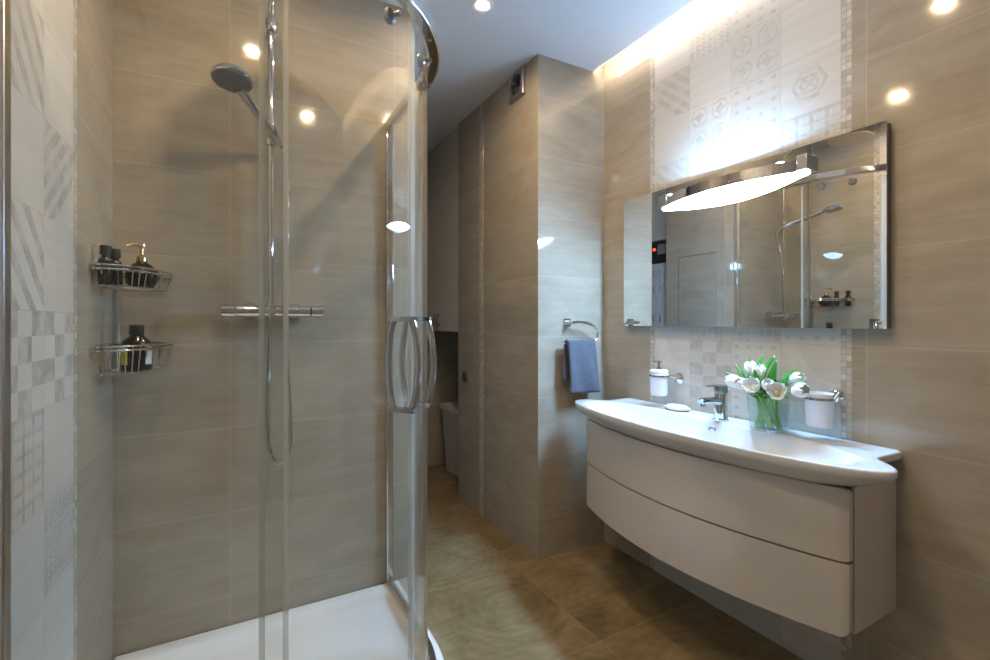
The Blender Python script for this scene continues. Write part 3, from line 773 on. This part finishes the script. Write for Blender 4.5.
# ------------------------------------------------------------------ towel ring and towel
rx, rz, yr = 1.480, 1.172, 1.868
t = thing('towel_ring', (rx, YP, rz), 'open chrome towel ring on the bluish lit pillar', 'towel ring')
MB().box(rx-.020, YP-.012, rz-.020, rx+.020, YP-.0005, rz+.020).tube([(rx, YP-.01, rz), (rx, yr, rz)], .009, 12).build('wall_mount', CHROME, t, bevel=.002)
ring = catmull([(rx-.012, yr, rz), (rx+.03, yr, rz+.003), (rx+.08, yr, rz-.002), (rx+.125, yr, rz-.018), (rx+.152, yr, rz-.048), (rx+.146, yr, rz-.085), (rx+.118, yr, rz-.100), (rx+.06, yr, rz-.103), (rx, yr, rz-.103), (rx-.055, yr, rz-.102), (rx-.068, yr, rz-.096)], 7)
MB().tube(ring, .0065, 12).build('ring', CHROME, t)
tx0, tx1 = 1.432, 1.600; zb_ = rz-.103
vs, fs = [], []
NU, prof = 20, []
for i in range(13): prof.append((yr+.014, .885+(zb_-.885)*i/12))
for i in range(1, 8): a = PI*i/8; prof.append((yr+.014*math.cos(a), zb_+.014*math.sin(a)))
for i in range(17): prof.append((yr-.014-.006*math.sin(i/16*PI), zb_-(zb_-.822)*i/16))
for k, (py, pz) in enumerate(prof):
    fr = max(0, k-18)/18
    for j in range(NU+1):
        f = j/NU; x = tx0+(tx1-tx0)*f
        x += fr*(.012+.024*f)-(.012 if k < 13 else 0)*(1-k/13)
        wv = .004*math.sin(f*9+pz*12)*min(1, abs(pz-zb_)*10)
        vs.append((x, py+wv, pz-.006*f*fr))
for k in range(len(prof)-1):
    for j in range(NU): a = k*(NU+1)+j; fs.append((a, a+1, a+NU+2, a+NU+1))
tw = MB().add(vs, fs).build('hand_towel', TOWEL, origin=(1.52, yr, .83), angle=80, solid=.010)
tag(tw, 'slate blue terry hand towel hanging folded over the towel ring', 'towel')

# ------------------------------------------------------------------ vent fan, switch on the pillar side
vy, vz = 2.115, 2.425
t = thing('extractor_fan', (XP, vy, vz), 'square silver extractor fan on the pillar side just below the ceiling', 'extractor fan')
fr = MB()
h_, R_ = .072, .052
inn = [(vy+R_*math.cos(2*PI*i/32), vz+R_*math.sin(2*PI*i/32)) for i in range(32)]
sq = []
for i in range(32):
    c, s_ = math.cos(2*PI*i/32), math.sin(2*PI*i/32); k = h_/max(abs(c), abs(s_)); sq.append((vy+c*k, vz+s_*k))
X1 = XP-.018
fr.rings([[(XP-.0005, y, z) for y, z in sq], [(X1+.003, y, z) for y, z in sq], [(X1, vy+(y-vy)*.96, vz+(z-vz)*.96) for y, z in sq], [(X1, y, z) for y, z in inn], [(XP-.004, vy+(y-vy)*.95, vz+(z-vz)*.95) for y, z in inn]])
fr.build('frame', SATIN, t, angle=30)
fb = MB().lathe([(0, 0), (.014, 0), (.014, .008), (0, .009)], (XP-.004, vy, vz), 20, axis=(-1, 0, 0))
for k in range(7):
    a = 2*PI*k/7; r1 = Vector((0, math.cos(a), math.sin(a))); r2 = Vector((0, -math.sin(a), math.cos(a)))
    c = Vector((XP-.009, vy, vz))+r1*.031
    fb.obox(c, r1, (r2*.85+Vector((-.5, 0, 0))).normalized(), (r2*.5+Vector((.85, 0, 0))).normalized(), .017, .010, .0008)
fb.build('fan_blades', BLACKM, t)
t = thing('wall_socket', (XP, 2.77, .82), 'small brown socket plate on the pillar side near the niche', 'socket')
MB().box(XP-.009, 2.735, .785, XP-.0005, 2.805, .855).build('plate', BROWNP, t, bevel=.004)
MB().lathe([(.022, 0), (.022, .004), (.018, .004), (.017, .001), (0, .001)], (XP-.009, 2.77, .82), 24, axis=(-1, 0, 0)).build('socket_insert', plain('dark_brown_plastic', (.09, .065, .045), .4), t)

# ------------------------------------------------------------------ passage: wall cabinet, bin, tall unit
cz0 = 1.105
t = thing('wall_cabinet', (1.5, 3.24, cz0), 'tall beige wall cabinet with two doors over the dark niche', 'cabinet')
MB().box(1.335, YPE+.004, cz0, XR-.002, YE-.004, ZC-.003).build('body', WHLAC, t, smooth=False)
for y0, y1, yh in ((YPE+.006, 3.258, 3.232), (3.262, YE-.006, 3.288)):
    d = MB().box(1.316, y0, cz0+.002, 1.334, y1, ZC-.006).build('door', WHLAC, t, bevel=.002)
    MB().tube(catmull([(1.316, yh, 1.15), (1.298, yh, 1.158), (1.292, yh, 1.19), (1.298, yh, 1.222), (1.316, yh, 1.23)], 6), .006, 10).build('door_handle', DARKCH, d)
t = thing('lidded_bin', (1.55, 3.2, 0), 'pale lidded bin on the floor in the dark niche below the wall cabinet', 'bin')
def rr(x0, y0, x1, y1, z, r=.03, n=6):
    p = []
    for cx_, cy_, a0 in ((x1-r, y1-r, 0), (x0+r, y1-r, 90), (x0+r, y0+r, 180), (x1-r, y0+r, 270)):
        for i in range(n+1): a = math.radians(a0+90*i/n); p.append((cx_+r*math.cos(a), cy_+r*math.sin(a), z))
    return p
BINM = plain('pale_plastic', (.66, .64, .62), .4)
MB().rings([rr(1.462, 3.10, 1.70, 3.475, .001), rr(1.44, 3.085, 1.715, 3.51, .475), rr(1.437, 3.082, 1.718, 3.513, .485)]).build('body', BINM, t)
MB().rings([rr(1.426, 3.072, 1.726, 3.522, .486), rr(1.424, 3.07, 1.728, 3.524, .503), rr(1.432, 3.08, 1.722, 3.516, .522), rr(1.47, 3.11, 1.69, 3.48, .532)]).build('lid', BINM, t)
# tall unit behind the shower wall, seen in the mirror
t = thing('tall_unit', (.3, 2.7, 0), 'tall white unit with small handles, reflected at the far end of the mirror', 'cabinet')
MB().box(.02, YW+.01, .001, .57, 3.02, 1.62).build('body', CERAM, t, bevel=.006)
for y0, y1, yh in ((YW+.014, 2.52, 2.50), (2.525, 3.016, 2.56)):
    d = MB().box(.571, y0, .06, .590, y1, 1.60).build('door', CERAM, t, bevel=.003)
    for z in (1.20, 1.42, 1.54):
        MB().tube([(.590, yh, z-.022), (.606, yh, z-.018), (.606, yh, z+.018), (.590, yh, z+.022)], .004, 8).build('door_handle', SATIN, d)
t = thing('control_box', (.3, 2.65, 1.622), 'dark box with a small red display on top of the tall white unit', 'control box')
MB().box(.10, YW+.02, 1.6205, .56, 2.95, 1.775).build('housing', BLACKM, t, bevel=.004)
MB().box(.5605, 2.578, 1.722, .562, 2.603, 1.74).build('display', REDLED, t, smooth=False)
MB().box(.5605, YW+.04, 1.69, .566, 2.555, 1.765).build('front_plate', plain('grey_panel', (.3, .28, .27), .4), t, smooth=False)
t = thing('upper_cabinet', (.3, 2.7, 1.79), 'white wall cabinet above the dark box, reflected in the mirror', 'cabinet')
MB().box(.02, YW+.004, 1.79, .57, 3.02, ZC-.003).build('body', WHLAC, t, smooth=False)
for y0, y1 in ((YW+.006, 2.708), (2.712, 3.018)): MB().box(.571, y0, 1.792, .589, y1, ZC-.006).build('door', WHLAC, t, bevel=.002)
